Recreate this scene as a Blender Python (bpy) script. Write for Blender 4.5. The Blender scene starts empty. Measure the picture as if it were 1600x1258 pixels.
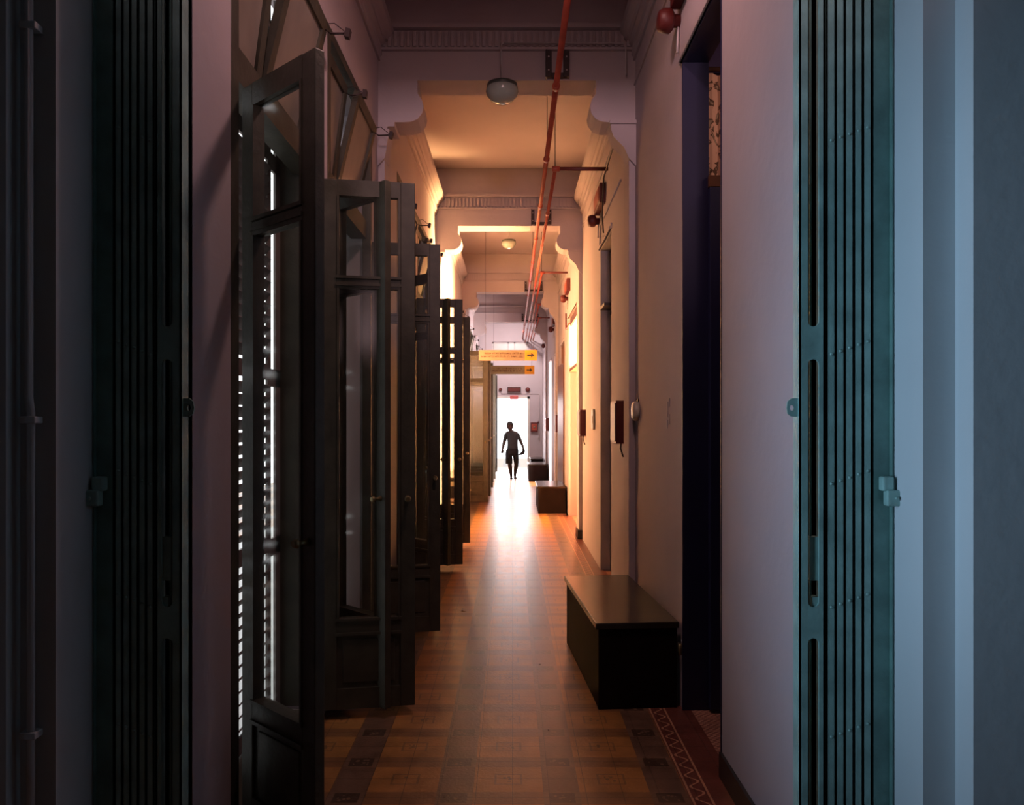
import bpy, bmesh, math, random
from mathutils import Vector, Matrix
random.seed(7)
PI = math.pi
sc = bpy.context.scene
COL = sc.collection
# ------------------------------------------------------------------ camera
F = 1155.0          # focal length in pixels of the 1600x1258 frame
EYE = 1.6
cam_d = bpy.data.cameras.new('camera')
cam_d.sensor_fit = 'HORIZONTAL'; cam_d.sensor_width = 36.0
cam_d.lens = 36.0 * F / 1600.0
cam_d.shift_y = 26.0 / 1600.0
cam_d.clip_start = 0.05; cam_d.clip_end = 200
cam = bpy.data.objects.new('camera', cam_d); COL.objects.link(cam)
cam.location = (0, 0, EYE); cam.rotation_euler = (PI/2, 0, 0)
sc.camera = cam
# ------------------------------------------------------------------ sky + exposure
w = bpy.data.worlds.new('sky'); sc.world = w; w.use_nodes = True
bg = w.node_tree.nodes['Background']
bg.inputs[0].default_value = (0.93, 0.96, 1.0, 1); bg.inputs[1].default_value = 2.2
sc.view_settings.view_transform = 'Standard'; sc.view_settings.look = 'None'
sc.view_settings.gamma = 1; sc.view_settings.exposure = 0.0
sc.view_settings.use_curve_mapping = False
# ------------------------------------------------------------------ lights (daylight at openings, side rooms, lamps, added fills)
def area(name, loc, to, sx, sy, power, col, spread=180):
    d = bpy.data.lights.new(name, 'AREA'); d.shape = 'RECTANGLE'; d.size = sx; d.size_y = sy
    d.energy = power; d.color = col; d.spread = math.radians(spread)
    o = bpy.data.objects.new(name, d); COL.objects.link(o); o.location = loc
    v = Vector(to) - Vector(loc)
    o.rotation_euler = v.to_track_quat('-Z', 'Y').to_euler()
    return o
area('daylight_end_door', (-0.05, 24.6, 1.5), (-0.05, 0, 1.0), 2.0, 2.4, 300, (1, .88, .88))
area('daylight_room_three', (2.9, 11.65, 1.5), (-1.0, 11.9, 3.3), 1.0, 2.2, 2500, (1, .53, .20), 110)
area('daylight_room_four', (2.6, 13.7, 1.8), (0, 13.75, 1.6), 0.8, 2.2, 260, (1, .66, .36))
area('daylight_room_five', (2.6, 15.9, 1.8), (0, 15.9, 1.6), 0.9, 2.2, 230, (1, .68, .48))
area('daylight_room_six', (2.4, 17.7, 1.8), (0, 19.8, 1.9), 0.9, 2.2, 900, (1, .80, .74))
area('daylight_foyer_side', (-2.75, 1.0, 1.8), (1.35, 2.1, 1.7), 0.35, 2.4, 7.2, (.46, .70, .98), 37)
area('fill_last_bay', (0.0, 20.9, 4.38), (0.0, 22.9, 1.2), 0.25, 0.25, 95, (1, .82, .78))  # added fill hidden behind the last arch, brightens the end wall
area('lamp_near_bay', (0.15, 3.1, 4.30), (0.1, 3.9, 0.0), 0.22, 0.22, 22, (1, .57, .54))
area('fill_foyer_back', (0.1, -2.7, 2.8), (0.05, 9.0, 4.3), 0.5, 0.5, 6.5, (1, .62, .66), 30)  # added narrow pink fill behind the camera, tints arches and near bays
area('lamp_room_one', (2.0, 3.4, 3.5), (1.2, 4.3, 3.3), 0.4, 0.3, 1.7, (1, .62, .5), 100)

# ------------------------------------------------------------------ materials
def nodes(m):
    m.use_nodes = True
    return m.node_tree.nodes, m.node_tree.links, m.node_tree.nodes['Principled BSDF']
def mat(name, col, rough=.6, var=.12, scale=6, bump=.0, bscale=40, metal=0, spec=.5):
    m = bpy.data.materials.new(name); N, L, P = nodes(m)
    tc = N.new('ShaderNodeTexCoord'); nz = N.new('ShaderNodeTexNoise')
    nz.inputs['Scale'].default_value = scale; nz.inputs['Detail'].default_value = 6
    L.new(tc.outputs['Object'], nz.inputs['Vector'])
    cr = N.new('ShaderNodeValToRGB')
    cr.color_ramp.elements[0].position = .3; cr.color_ramp.elements[1].position = .7
    cr.color_ramp.elements[0].color = (*[c*(1-var) for c in col], 1)
    cr.color_ramp.elements[1].color = (*[min(1, c*(1+var)) for c in col], 1)
    L.new(nz.outputs['Fac'], cr.inputs['Fac']); L.new(cr.outputs['Color'], P.inputs['Base Color'])
    P.inputs['Roughness'].default_value = rough; P.inputs['Metallic'].default_value = metal
    P.inputs['Specular IOR Level'].default_value = spec
    if bump:
        n2 = N.new('ShaderNodeTexNoise'); n2.inputs['Scale'].default_value = bscale; n2.inputs['Detail'].default_value = 4
        L.new(tc.outputs['Object'], n2.inputs['Vector'])
        b = N.new('ShaderNodeBump'); b.inputs['Strength'].default_value = bump; b.inputs['Distance'].default_value = .01
        L.new(n2.outputs['Fac'], b.inputs['Height']); L.new(b.outputs['Normal'], P.inputs['Normal'])
    return m
PLASTER = mat('wall_plaster', (.45, .39, .415), .75, .05, 1.7, .25, 14)
PLASTER2 = mat('beam_plaster', (.44, .385, .40), .75, .06, 2.2, .2, 20)
CEIL = mat('ceiling_paint', (.47, .405, .42), .8, .05, 1.3, .1, 12)
FOYER = mat('foyer_paint', (.50, .54, .55), .7, .05, 1.5, .15, 16)
WOOD_SASH = mat('weathered_green_paint', (.052, .048, .032), .5, .3, 9, .2, 50)
SHUTTER = mat('shutter_paint', (.16, .13, .12), .6, .2, 10)
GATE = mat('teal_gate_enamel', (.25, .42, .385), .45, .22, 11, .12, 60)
GATE_DARK = mat('dark_gate_enamel', (.12, .24, .215), .5, .25, 11, .12, 60)  # darker enamel for rods, lattice bars, jamb post and top track
RED = mat('red_pipe_paint', (.33, .055, .03), .45, .25, 8)
REDB = mat('red_box_enamel', (.10, .012, .010), .5, .15, 9)
BLACKIRON = mat('dark_iron', (.035, .02, .02), .5, .2, 20)
LACQ = mat('dark_bench_lacquer', (.010, .006, .005), .55, .3, 7, .05, 30, spec=.1)
LACQTOP = mat('bench_top_varnish', (.030, .022, .014), .22, .3, 5, .04, 20, spec=.3)
NAVY = mat('navy_door_paint', (.008, .008, .045), .5, .15, 5)
CREAM = mat('cream_plastic', (.62, .56, .45), .35, .05, 8)
COVER = mat('worn_box_cover', (.24, .15, .12), .5, .1, 9)
FROST = mat('frosted_pale_glass', (.52, .50, .48), .4, .03, 5)
WHITE = mat('white_enamel', (.62, .62, .58), .3, .05, 8)
CONDUIT = mat('painted_conduit', (.46, .42, .42), .5, .06, 12)
SKIRT = mat('black_skirting_paint', (.018, .016, .016), .35, .2, 8)
GREYDOOR = mat('grey_green_door_paint', (.42, .38, .36), .6, .1, 6)
BROWNDOOR = mat('brown_varnished_door', (.10, .04, .02), .35, .3, 8)
PINKROOM = mat('side_room_paint', (.60, .42, .42), .7, .04, 2)
BLUEROOM = mat('violet_room_paint', (.05, .03, .10), .6, .1, 3)
SIGNW = mat('sign_white_panel', (.20, .16, .10), .6, .03, 10)
SIGNO = mat('sign_orange_panel', (.55, .24, .01), .5, .04, 10)
INK = mat('sign_black_ink', (.015, .012, .01), .5, .05, 10)
INKR = mat('sign_brown_ink', (.09, .03, .012), .5, .05, 10)
SKIN = mat('person_skin', (.05, .028, .02), .6, .1, 14)
SHIRT = mat('dark_tshirt_cloth', (.035, .045, .048), .8, .15, 20, .2, 60)
SHORTS = mat('black_shorts_cloth', (.010, .010, .010), .8, .1, 20)
HAIR = mat('dark_hair', (.012, .010, .010), .7, .1, 40)
BALC = mat('balcony_cement', (.5, .5, .48), .8, .08, 4)
LAMPG = mat('frosted_lamp_bowl', (.30, .34, .30), .16, .05, 8)
LAMPC = mat('lamp_cap_metal', (.05, .06, .05), .4, .1, 8)
BRASS = mat('dull_brass', (.25, .20, .10), .4, .15, 20, metal=.7)

def glass_mat():
    m = bpy.data.materials.new('window_glass'); m.use_nodes = True
    N, L = m.node_tree.nodes, m.node_tree.links; N.clear()
    o = N.new('ShaderNodeOutputMaterial'); mx = N.new('ShaderNodeMixShader')
    t = N.new('ShaderNodeBsdfTransparent'); t.inputs[0].default_value = (.94, .96, .94, 1)
    g = N.new('ShaderNodeBsdfGlossy'); g.inputs['Roughness'].default_value = .16
    lw = N.new('ShaderNodeLayerWeight'); p5 = N.new('ShaderNodeMath'); p5.operation = 'POWER'; p5.inputs[1].default_value = 4.0
    L.new(lw.outputs['Facing'], p5.inputs[0]); fr = N.new('ShaderNodeMath'); fr.operation = 'MULTIPLY_ADD'; fr.inputs[1].default_value = .55; fr.inputs[2].default_value = .03
    L.new(p5.outputs[0], fr.inputs[0]); L.new(fr.outputs[0], mx.inputs[0]); L.new(t.outputs[0], mx.inputs[1]); L.new(g.outputs[0], mx.inputs[2])
    L.new(mx.outputs[0], o.inputs[0]); return m
GLASS = glass_mat()
DUSTY = mat('dusty_frosted_pane', (.22, .19, .16), .3, .15, 5)

class G:      # tiny node-math helper
    def __init__(s, m): s.N, s.L, s.P = nodes(m)
    def op(s, o, a, b=None):
        n = s.N.new('ShaderNodeMath'); n.operation = o
        for i, v in enumerate((a, b)):
            if v is None: continue
            if isinstance(v, (int, float)): n.inputs[i].default_value = v
            else: s.L.new(v, n.inputs[i])
        return n.outputs[0]
    def inside(s, v, a, b): return s.op('MULTIPLY', s.op('GREATER_THAN', v, a), s.op('LESS_THAN', v, b))
    def mul(s, a, b): return s.op('MULTIPLY', a, b)
    def mix(s, f, a, b):
        n = s.N.new('ShaderNodeMix'); n.data_type = 'RGBA'; n.blend_type = 'MIX'
        for sock, v in ((n.inputs[0], f), (n.inputs[6], a), (n.inputs[7], b)):
            if isinstance(v, tuple): sock.default_value = (*v, 1)
            elif isinstance(v, (int, float)): sock.default_value = v
            else: s.L.new(v, sock)
        return n.outputs[2]
def floor_mat():
    m = bpy.data.materials.new('patterned_cement_tiles'); g = G(m); N, L, P = g.N, g.L, g.P
    tc = N.new('ShaderNodeTexCoord'); sp = N.new('ShaderNodeSeparateXYZ'); L.new(tc.outputs['Object'], sp.inputs[0])
    X, Y = sp.outputs[0], sp.outputs[1]
    PX, PY = .457, .325
    u = g.mul(g.op('FRACT', g.op('DIVIDE', g.op('ADD', X, 10*PX - .212 + PX/2), PX)), PX)     # dark column centred at PX/2
    v = g.mul(g.op('FRACT', g.op('DIVIDE', g.op('ADD', Y, 20*PY - 3.447 + PY/2), PY)), PY)    # strip centred at PY/2
    du = g.op('ABSOLUTE', g.op('SUBTRACT', u, PX/2)); dv = g.op('ABSOLUTE', g.op('SUBTRACT', v, PY/2))
    dark = g.op('LESS_THAN', du, .078); strip = g.op('LESS_THAN', dv, .05)
    # centres of orange squares
    eu = g.op('SUBTRACT', PX/2, du); ev = g.op('SUBTRACT', PY/2, dv)
    nz = N.new('ShaderNodeTexNoise'); nz.inputs['Scale'].default_value = 9; nz.inputs['Detail'].default_value = 8; L.new(tc.outputs['Object'], nz.inputs['Vector'])
    fine = N.new('ShaderNodeTexNoise'); fine.inputs['Scale'].default_value = 70; fine.inputs['Detail'].default_value = 5; L.new(tc.outputs['Object'], fine.inputs['Vector'])
    c = g.mix(strip, (.34, .155, .045), (.21, .10, .04))
    c = g.mix(dark, c, (.145, .082, .05))
    wave = N.new('ShaderNodeTexVoronoi'); wave.inputs['Scale'].default_value = 42; L.new(tc.outputs['Object'], wave.inputs['Vector'])
    scroll = g.op('LESS_THAN', wave.outputs[0], .35)
    orn = g.mul(g.op('LESS_THAN', eu, .062), g.op('LESS_THAN', ev, .048))
    orn_in = g.mul(g.op('LESS_THAN', eu, .052), g.op('LESS_THAN', ev, .040))
    frame = g.op('SUBTRACT', orn, orn_in)
    c = g.mix(frame, c, (.20, .10, .04))
    c = g.mix(g.mul(g.mul(g.op('LESS_THAN', eu, .03), g.op('LESS_THAN', ev, .024)), scroll), c, (.14, .08, .035))
    b1 = g.mul(dark, strip)
    c = g.mix(b1, c, (.17, .10, .06))
    b2 = g.mul(g.op('LESS_THAN', du, .055), g.op('LESS_THAN', dv, .042))
    c = g.mix(b2, c, (.07, .04, .025))
    b3 = g.mul(g.mul(g.op('LESS_THAN', du, .035), g.op('LESS_THAN', dv, .026)), scroll)
    c = g.mix(b3, c, (.18, .11, .07))
    # grout
    gx = g.mul(g.op('FRACT', g.op('DIVIDE', g.op('ADD', X, 5 - .134), .157)), .157)
    gy = g.mul(g.op('FRACT', g.op('DIVIDE', g.op('ADD', Y, 5.0), .1625)), .1625)
    # right hand border
    fieldm = g.op('GREATER_THAN', X, .75)
    bs = g.inside(X, .755, .845)
    c = g.mix(fieldm, c, (.15, .05, .035))
    bl = g.op('MAXIMUM', g.inside(X, .755, .765), g.inside(X, .835, .845))
    bx = g.op('SUBTRACT', X, .80)
    sw = g.mul(g.op('SINE', g.mul(Y, 62.0)), .022)
    vine = g.mul(g.op('LESS_THAN', g.op('ABSOLUTE', g.op('SUBTRACT', bx, sw)), .006), bs)
    c = g.mix(bl, c, (.46, .24, .14)); c = g.mix(vine, c, (.46, .24, .14))
    th = g.op('GREATER_THAN', X, .985)
    chk = N.new('ShaderNodeTexChecker'); chk.inputs['Scale'].default_value = 60; L.new(tc.outputs['Object'], chk.inputs['Vector'])
    chk.inputs[1].default_value = (.46, .25, .17, 1); chk.inputs[2].default_value = (.24, .10, .07, 1)
    c = g.mix(g.mul(th, g.op('LESS_THAN', X, 1.3)), c, chk.outputs[0])
    gm = g.op('MAXIMUM', g.op('LESS_THAN', gx, .0035), g.op('LESS_THAN', gy, .0035))
    c = g.mix(g.mul(gm, .7), c, (.05, .03, .02))
    hsv = N.new('ShaderNodeHueSaturation'); L.new(c, hsv.inputs['Color'])
    val = N.new('ShaderNodeMapRange'); L.new(nz.outputs['Fac'], val.inputs[0])
    val.inputs[1].default_value = .3; val.inputs[2].default_value = .7; val.inputs[3].default_value = .75; val.inputs[4].default_value = 1.2
    L.new(val.outputs[0], hsv.inputs['Value'])
    L.new(hsv.outputs[0], P.inputs['Base Color'])
    rr = N.new('ShaderNodeMapRange'); L.new(nz.outputs['Fac'], rr.inputs[0]); rr.inputs[3].default_value = .22; rr.inputs[4].default_value = .42
    L.new(rr.outputs[0], P.inputs['Roughness'])
    b = N.new('ShaderNodeBump'); b.inputs['Strength'].default_value = .12; b.inputs['Distance'].default_value = .01
    hh = g.op('SUBTRACT', fine.outputs['Fac'], g.mul(gm, .8)); L.new(hh, b.inputs['Height']); L.new(b.outputs[0], P.inputs['Normal'])
    return m
FLOOR = floor_mat()
def curtain_mat():
    m = bpy.data.materials.new('floral_curtain_cloth'); g = G(m)
    tc = g.N.new('ShaderNodeTexCoord'); nz = g.N.new('ShaderNodeTexNoise'); nz.inputs['Scale'].default_value = 13; nz.inputs['Detail'].default_value = 3
    nz.inputs['Distortion'].default_value = 1.6
    g.L.new(tc.outputs['Object'], nz.inputs['Vector'])
    c = g.mix(g.op('GREATER_THAN', nz.outputs['Fac'], .53), (.62, .36, .26), (.10, .05, .03))
    c = g.mix(g.op('GREATER_THAN', nz.outputs['Fac'], .62), c, (.35, .25, .18))
    g.L.new(c, g.P.inputs['Base Color']); g.P.inputs['Roughness'].default_value = .9
    return m
CURTAIN = curtain_mat()

# ------------------------------------------------------------------ mesh builder
class MB:
    def __init__(s): s.b = bmesh.new()
    def box(s, x0, x1, y0, y1, z0, z1, M=None, bev=0):
        if x0 > x1: x0, x1 = x1, x0
        if y0 > y1: y0, y1 = y1, y0
        if z0 > z1: z0, z1 = z1, z0
        vs = [s.b.verts.new((x, y, z)) for x in (x0, x1) for y in (y0, y1) for z in (z0, z1)]
        fs = [s.b.faces.new([vs[i] for i in f]) for f in ((0,1,3,2),(4,6,7,5),(0,4,5,1),(2,3,7,6),(0,2,6,4),(1,5,7,3))]
        if bev:
            es = list({e for f in fs for e in f.edges})
            r = bmesh.ops.bevel(s.b, geom=es, offset=bev, segments=2, affect='EDGES', profile=.5)
            vs = list({v for f in r['faces'] for v in f.verts} | {v for v in vs if v.is_valid})
        if M is not None: bmesh.ops.transform(s.b, matrix=M, verts=vs)
        return s
    def ring(s, c, ax, r, n, sx=1, sy=1):
        ax = Vector(ax).normalized(); up = Vector((0,0,1)) if abs(ax.z) < .9 else Vector((1,0,0))
        a = ax.cross(up).normalized(); b2 = ax.cross(a).normalized()
        return [s.b.verts.new(Vector(c) + a*math.cos(2*PI*k/n)*r*sx + b2*math.sin(2*PI*k/n)*r*sy) for k in range(n)]
    def lathe(s, c, ax, prof, n=20):
        """prof: list of (distance along ax, radius)"""
        ax = Vector(ax).normalized(); prev = None; c = Vector(c)
        for k, (d, r) in enumerate(prof):
            rg = s.ring(c + ax*d, ax, max(r, 1e-4), n)
            if prev:
                for i in range(n): 
                    f = s.b.faces.new((prev[i], prev[(i+1) % n], rg[(i+1) % n], rg[i])); f.smooth = True
            else: s.b.faces.new(rg[::-1])
            prev = rg
        s.b.faces.new(prev); return s
    def tube(s, pts, r, n=10):
        pts = [Vector(p) for p in pts]; prev = None
        for i, p in enumerate(pts):
            d = (pts[min(i+1, len(pts)-1)] - pts[max(i-1, 0)]).normalized()
            rg = s.ring(p, d, r, n)
            if prev:
                # align
                best = min(range(n), key=lambda k: (rg[k].co - prev[0].co).length)
                rg = rg[best:] + rg[:best]
                if (rg[1].co - prev[1].co).length > (rg[-1].co - prev[1].co).length: rg = [rg[0]] + rg[:0:-1]
                for k in range(n):
                    f = s.b.faces.new((prev[k], prev[(k+1) % n], rg[(k+1) % n], rg[k])); f.smooth = True
            else: s.b.faces.new(rg)
            prev = rg
        s.b.faces.new(prev); return s
    def prism(s, poly, axis, a, b2):
        """poly: 2-D points; axis 'X','Y','Z' extrusion"""
        def P(p, t):
            return {'X': (t, p[0], p[1]), 'Y': (p[0], t, p[1]), 'Z': (p[0], p[1], t)}[axis]
        A = [s.b.verts.new(P(p, a)) for p in poly]; B = [s.b.verts.new(P(p, b2)) for p in poly]
        s.b.faces.new(A); s.b.faces.new(B[::-1]); n = len(poly)
        for i in range(n): s.b.faces.new((A[i], B[i], B[(i+1) % n], A[(i+1) % n]))
        return s
    def plate(s, outer, holes, y0, y1):
        """flat X-Z plate with holes, thickness y0..y1"""
        E = []
        for loop in [outer] + holes:
            vs = [s.b.verts.new((x, y0, z)) for x, z in loop]
            E += [s.b.edges.new((vs[i], vs[(i+1) % len(vs)])) for i in range(len(vs))]
        r = bmesh.ops.triangle_fill(s.b, edges=E, use_beauty=True)
        fs = [f for f in r['geom'] if isinstance(f, bmesh.types.BMFace)]
        ex = bmesh.ops.extrude_face_region(s.b, geom=fs)
        bmesh.ops.translate(s.b, vec=(0, y1-y0, 0), verts=[v for v in ex['geom'] if isinstance(v, bmesh.types.BMVert)])
        return s
    def build(s, name, m, parent=None, loc=None, rot=None):
        bmesh.ops.recalc_face_normals(s.b, faces=s.b.faces[:])
        me = bpy.data.meshes.new(name); s.b.to_mesh(me); s.b.free(); me.materials.append(m)
        o = bpy.data.objects.new(name, me); COL.objects.link(o)
        if parent: o.parent = parent
        if loc: o.location = loc
        if rot: o.rotation_euler = rot
        return o
def B(*a, **k): return MB().box(*a, **k)
def tag(o, label=None, cat=None, group=None, kind=None):
    if label: o['label'] = label
    if cat: o['category'] = cat
    if group: o['group'] = group
    if kind: o['kind'] = kind
    return o
def empty(name, loc=(0,0,0), rz=0, parent=None):
    o = bpy.data.objects.new(name, None); COL.objects.link(o); o.location = loc; o.rotation_euler = (0,0,rz)
    o.empty_display_size = .1
    if parent: o.parent = parent
    return o
def copy_tree(o, parent=None):
    c = o.copy(); COL.objects.link(c); c.parent = parent
    for ch in list(o.children): copy_tree(ch, c)
    return c
def pt(px, py, Y): return Vector(((px-800)*Y/F, Y, EYE + (655-py)*Y/F))

# ================================================================== SETTING
XL, XR = -1.02, .94          # corridor wall faces
TL, TR = .26, .13            # wall thicknesses
YE, YS = 23.0, 2.36          # end wall, gate plane
CZ = 4.95
def wall_along(name, x0, x1, ya, yb, z1, ops, m):
    """wall slab with openings ops = [(y0, y1, zlow, zhigh)]"""
    mb = MB(); y = ya
    for (a, b2, lo, hi) in sorted(ops):
        if a > y: mb.box(x0, x1, y, a, 0, z1)
        if lo > 0: mb.box(x0, x1, a, b2, 0, lo)
        if hi < z1: mb.box(x0, x1, a, b2, hi, z1)
        y = b2
    if y < yb: mb.box(x0, x1, y, yb, 0, z1)
    return tag(mb.build(name, m), kind='structure')
WIN = [2.68, 4.08, 6.55, 7.93, 13.58, 15.50, 17.90, 20.30]
WL, WH = 1.30, 3.80
DOORS = [(3.31, 4.07, 3.57), (7.0, 7.86, 3.40), (10.4, 12.25, 3.27), (13.25, 14.1, 3.0), (15.45, 16.4, 3.0), (17.6, 18.6, 3.0)]
wall_along('wall_left', XL-TL, XL, YS, YE+.3, CZ, [(y, y+WL, 0.04, WH) for y in WIN], PLASTER)
wall_along('wall_right', XR, XR+TR, YS, YE+.3, CZ, [(a, b2, 0, h) for a, b2, h in DOORS], PLASTER)
tag(B(-6, 3.4, -3.2, 30, -.12, 0).build('floor', FLOOR), kind='structure')
tag(B(-1.6, 3.4, YS-.3, YE+.3, CZ, CZ+.15).build('ceiling', CEIL), kind='structure')
# end wall with doorway and a two-pane high light
mb = MB()
DX0, DX1, DZ = -.62, .50, 2.26
mb.box(XL, DX0, YE, YE+.25, 0, CZ).box(DX1, XR, YE, YE+.25, 0, CZ).box(DX0, DX1, YE, YE+.25, DZ, 3.68)
mb.box(DX0, DX1, YE, YE+.25, 4.0, CZ)
tag(mb.build('wall_end', PLASTER), kind='structure')
wf = MB(); wf.box(DX0, DX1, YE+.05, YE+.10, 3.68, 3.72).box(DX0, DX1, YE+.05, YE+.10, 3.96, 4.0)
for x in (DX0, -.14, .06, DX1-.04): wf.box(x, x+.04, YE+.05, YE+.10, 3.68, 4.0)
wf = tag(wf.build('window_end', CONDUIT), kind='structure')
B(DX0+.02, DX1-.02, YE+.07, YE+.075, 3.70, 3.98).build('glass_pane', FROST, wf)
# door frame at the end
df = MB(); df.box(DX0-.05, DX0+.02, YE-.02, YE+.1, 0, DZ+.05).box(DX1-.02, DX1+.05, YE-.02, YE+.1, 0, DZ+.05).box(DX0-.05, DX1+.05, YE-.02, YE+.1, DZ-.02, DZ+.05)
df = tag(df.build('door_end', WHITE), kind='structure')
lf = B(-.02, .02, 0, .85, .01, DZ-.04).build('door_leaf', WHITE, df, (DX1+.0, YE+.12, 0), (0,0,-.12))
MB().lathe((-.02, .78, 1.0), (-1,0,0), [(0,.02),(.03,.012),(.04,.028),(.07,.02)]).build('door_knob', BRASS, lf)
tag(B(-3.5, -1.28, YS, 26, -.02, .03).build('floor_balcony', BALC), kind='structure')

# foyer the camera stands in
def st(name, mb, m): return tag(mb.build(name, m), kind='structure')
st('wall_foyer_left', MB().box(-3.2, -3.0, -3.2, .6, 0, 4.4).box(-3.2,-3.0, 2.0, 2.45, 0, 4.4).box(-3.2,-3.0,.6,2.0,0,4.4), FOYER)
st('wall_foyer_right', MB().box(3.0, 3.2, -3.2, 2.45, 0, 4.4), FOYER)
st('wall_foyer_back', MB().box(-3.2, 3.2, -3.4, -3.2, 0, 4.4), FOYER)
st('ceiling_foyer', MB().box(-3.2, 3.2, -3.4, 2.4, 4.4, 4.55), FOYER)
# wall with the gate opening: stepped jambs
JL, JR = -1.29, 1.175
st('wall_front_right', MB().box(JR, 3.0, 2.113, YS-.001, 0, 4.4).box(JR+.092, 3.0, 2.03, 2.1129, 0, 4.4), FOYER)
st('wall_front_left', MB().box(JL-1.7, JL, 2.09, YS-.001, 0, 4.4).box(-3.0, JL-.10, 2.03, 2.0899, 0, 4.4), FOYER)
st('wall_front_top', MB().box(JL, JR, 2.03, YS-.014, 3.56, 4.4), FOYER)
# wall return behind the gates
st('trim_1', MB().box(JL, XL-.002, YS, YS+.1, 0, 3.55).box(XR+.002, JR, YS, YS+.1, 0, 3.55).box(JL, JR, YS-.012, YS-.002, 3.55, CZ), PLASTER)

# ---- arches (beams with ogee corbels) and pilasters
BEAMS = [(5.63, .26), (9.87, .3), (15.0, .3), (19.6, .3)]
def corbel(side):
    pr = [(.30, 4.18), (.30, 4.08), (.335, 4.03), (.345, 3.98), (.335, 3.93), (.30, 3.885), (.25, 3.865), (.20, 3.862), (.125, 3.862), (.125, 3.83), (.07, 3.83), (.07, 3.79), (.05, 3.74)]
    w0 = XL if side < 0 else XR
    return [(w0 - side*d if side > 0 else w0 + d, z) for d, z in pr]
n = 2
for (y, t) in BEAMS:
    L_ = corbel(-1); R_ = corbel(1)
    poly = [(XL, 3.70)] + [(x, z) for x, z in L_[::-1]] + R_ + [(XR, 3.70), (XR, CZ), (XL, CZ)]
    b = st('trim_%d' % n, MB().prism(poly, 'Y', y, y+t), PLASTER2); n += 1
    # cornice lines and dentil band on the near and far face
    c = MB()
    for s_, yy in ((-1, y), (1, y+t)):
        c.box(XL, XR, yy, yy+s_*.05, 4.56, 4.595).box(XL, XR, yy, yy+s_*.035, 4.40, 4.418)
        for k in range(40): c.box(XL+.03+k*.0478, XL+.03+k*.0478+.024, yy, yy+s_*.022, 4.43, 4.545)
    c.build('cornice_moulding', PLASTER2, b)
    # pilasters
    for s_, xw in ((1, XL), (-1, XR)):
        p = MB().box(xw, xw+s_*.05, y, y+t, 0, 3.74, bev=.004)
        if s_ < 0:
            p.prism([(xw, 3.52), (xw-.055, 3.58), (xw-.09, 3.66), (xw-.17, 3.74), (xw-.19, 3.80), (xw-.19, 3.84), (xw, 3.84)], 'Y', y-.03, y+t*.6)
            p.box(xw, xw-.20, y-.05, y+t*.7, 3.835, 3.862)
        else:
            p.prism([(xw, 3.52), (xw+.055, 3.58), (xw+.07, 3.66), (xw+.09, 3.80), (xw, 3.80)], 'Y', y-.03, y+t*.6)
        o = p.build('pilaster', PLASTER2, b)
        B(xw, xw+s_*.065, y-.015, y+t+.015, 0, .12).build('pilaster_base', SKIRT, b)
# ---- wall cornices per bay
ys = [YS+.1] + [v for y, t in BEAMS for v in (y, y+t)] + [YE]
for i in range(0, len(ys), 2):
    ya, yb = ys[i], ys[i+1]
    for s_, xw, nm in ((1, XL, 'left'), (-1, XR, 'right')):
        pr = [(0, 4.33), (.018, 4.33), (.018, 4.36), (.03, 4.37), (.03, 4.43), (.055, 4.445), (.055, 4.47), (.075, 4.48), (.09, 4.50), (.11, 4.52), (.12, 4.56), (.03, 4.575), (0, 4.60)]
        st('trim_%d' % n, MB().prism([(xw+s_*d, z) for d, z in pr], 'Y', ya, yb), PLASTER2); n += 1
    # moulding strip a little lower (picture rail line)
    st('trim_%d' % n, B(XR-.012, XR, ya, yb, 4.14, 4.155), PLASTER2); n += 1
# ---- skirting
sk = MB(); y = YS+.1
for a, b2, h in DOORS:
    sk.box(XR-.014, XR, y, a, 0, .11); break
st('baseboard_right', sk, SKIRT)
# ---- side rooms on the right
rm = MB(); rm.box(3.2, 3.35, 2.4, YE, 0, CZ)
for y in (9.9, 12.27, 14.6, 16.9, 19.2): rm.box(XR+TR, 3.2, y, y+.1, 0, CZ)
st('wall_side_rooms', rm, PINKROOM)
st('wall_violet_room', MB().box(XR+TR, 3.2, 4.42, 4.52, 0, CZ).box(3.1, 3.2, 2.46, 4.42, 0, CZ), BLUEROOM)
st('wall_violet_partition', MB().box(XR+TR, 3.1, 2.46, 2.56, 0, CZ), BLUEROOM)

# ---- doors
dcols = [NAVY, GREYDOOR, PINKROOM, BROWNDOOR, PLASTER2, PLASTER2]
for i, (a, b2, h) in enumerate(DOORS):
    f = MB(); x0, x1 = XR+.002 if i else XR-.004, XR+TR+.01
    t = .012
    f.box(x0, x1, a, a+t, 0, h).box(x0, x1, b2-t, b2, 0, h).box(x0, x1, a, b2, h-t, h)
    d = st('door_%d' % (i+1), f, dcols[i])
    mo = MB()
    for k, (pj, wd) in enumerate(((.012, .05), (.022, .022))):
        mo.box(XR-pj, XR, a-wd, b2+wd, h, h+wd)
    if i == 0: mo.build('head_moulding', PLASTER2, d)
    else:
        mo.build('head_moulding', PLASTER2, d)
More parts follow.
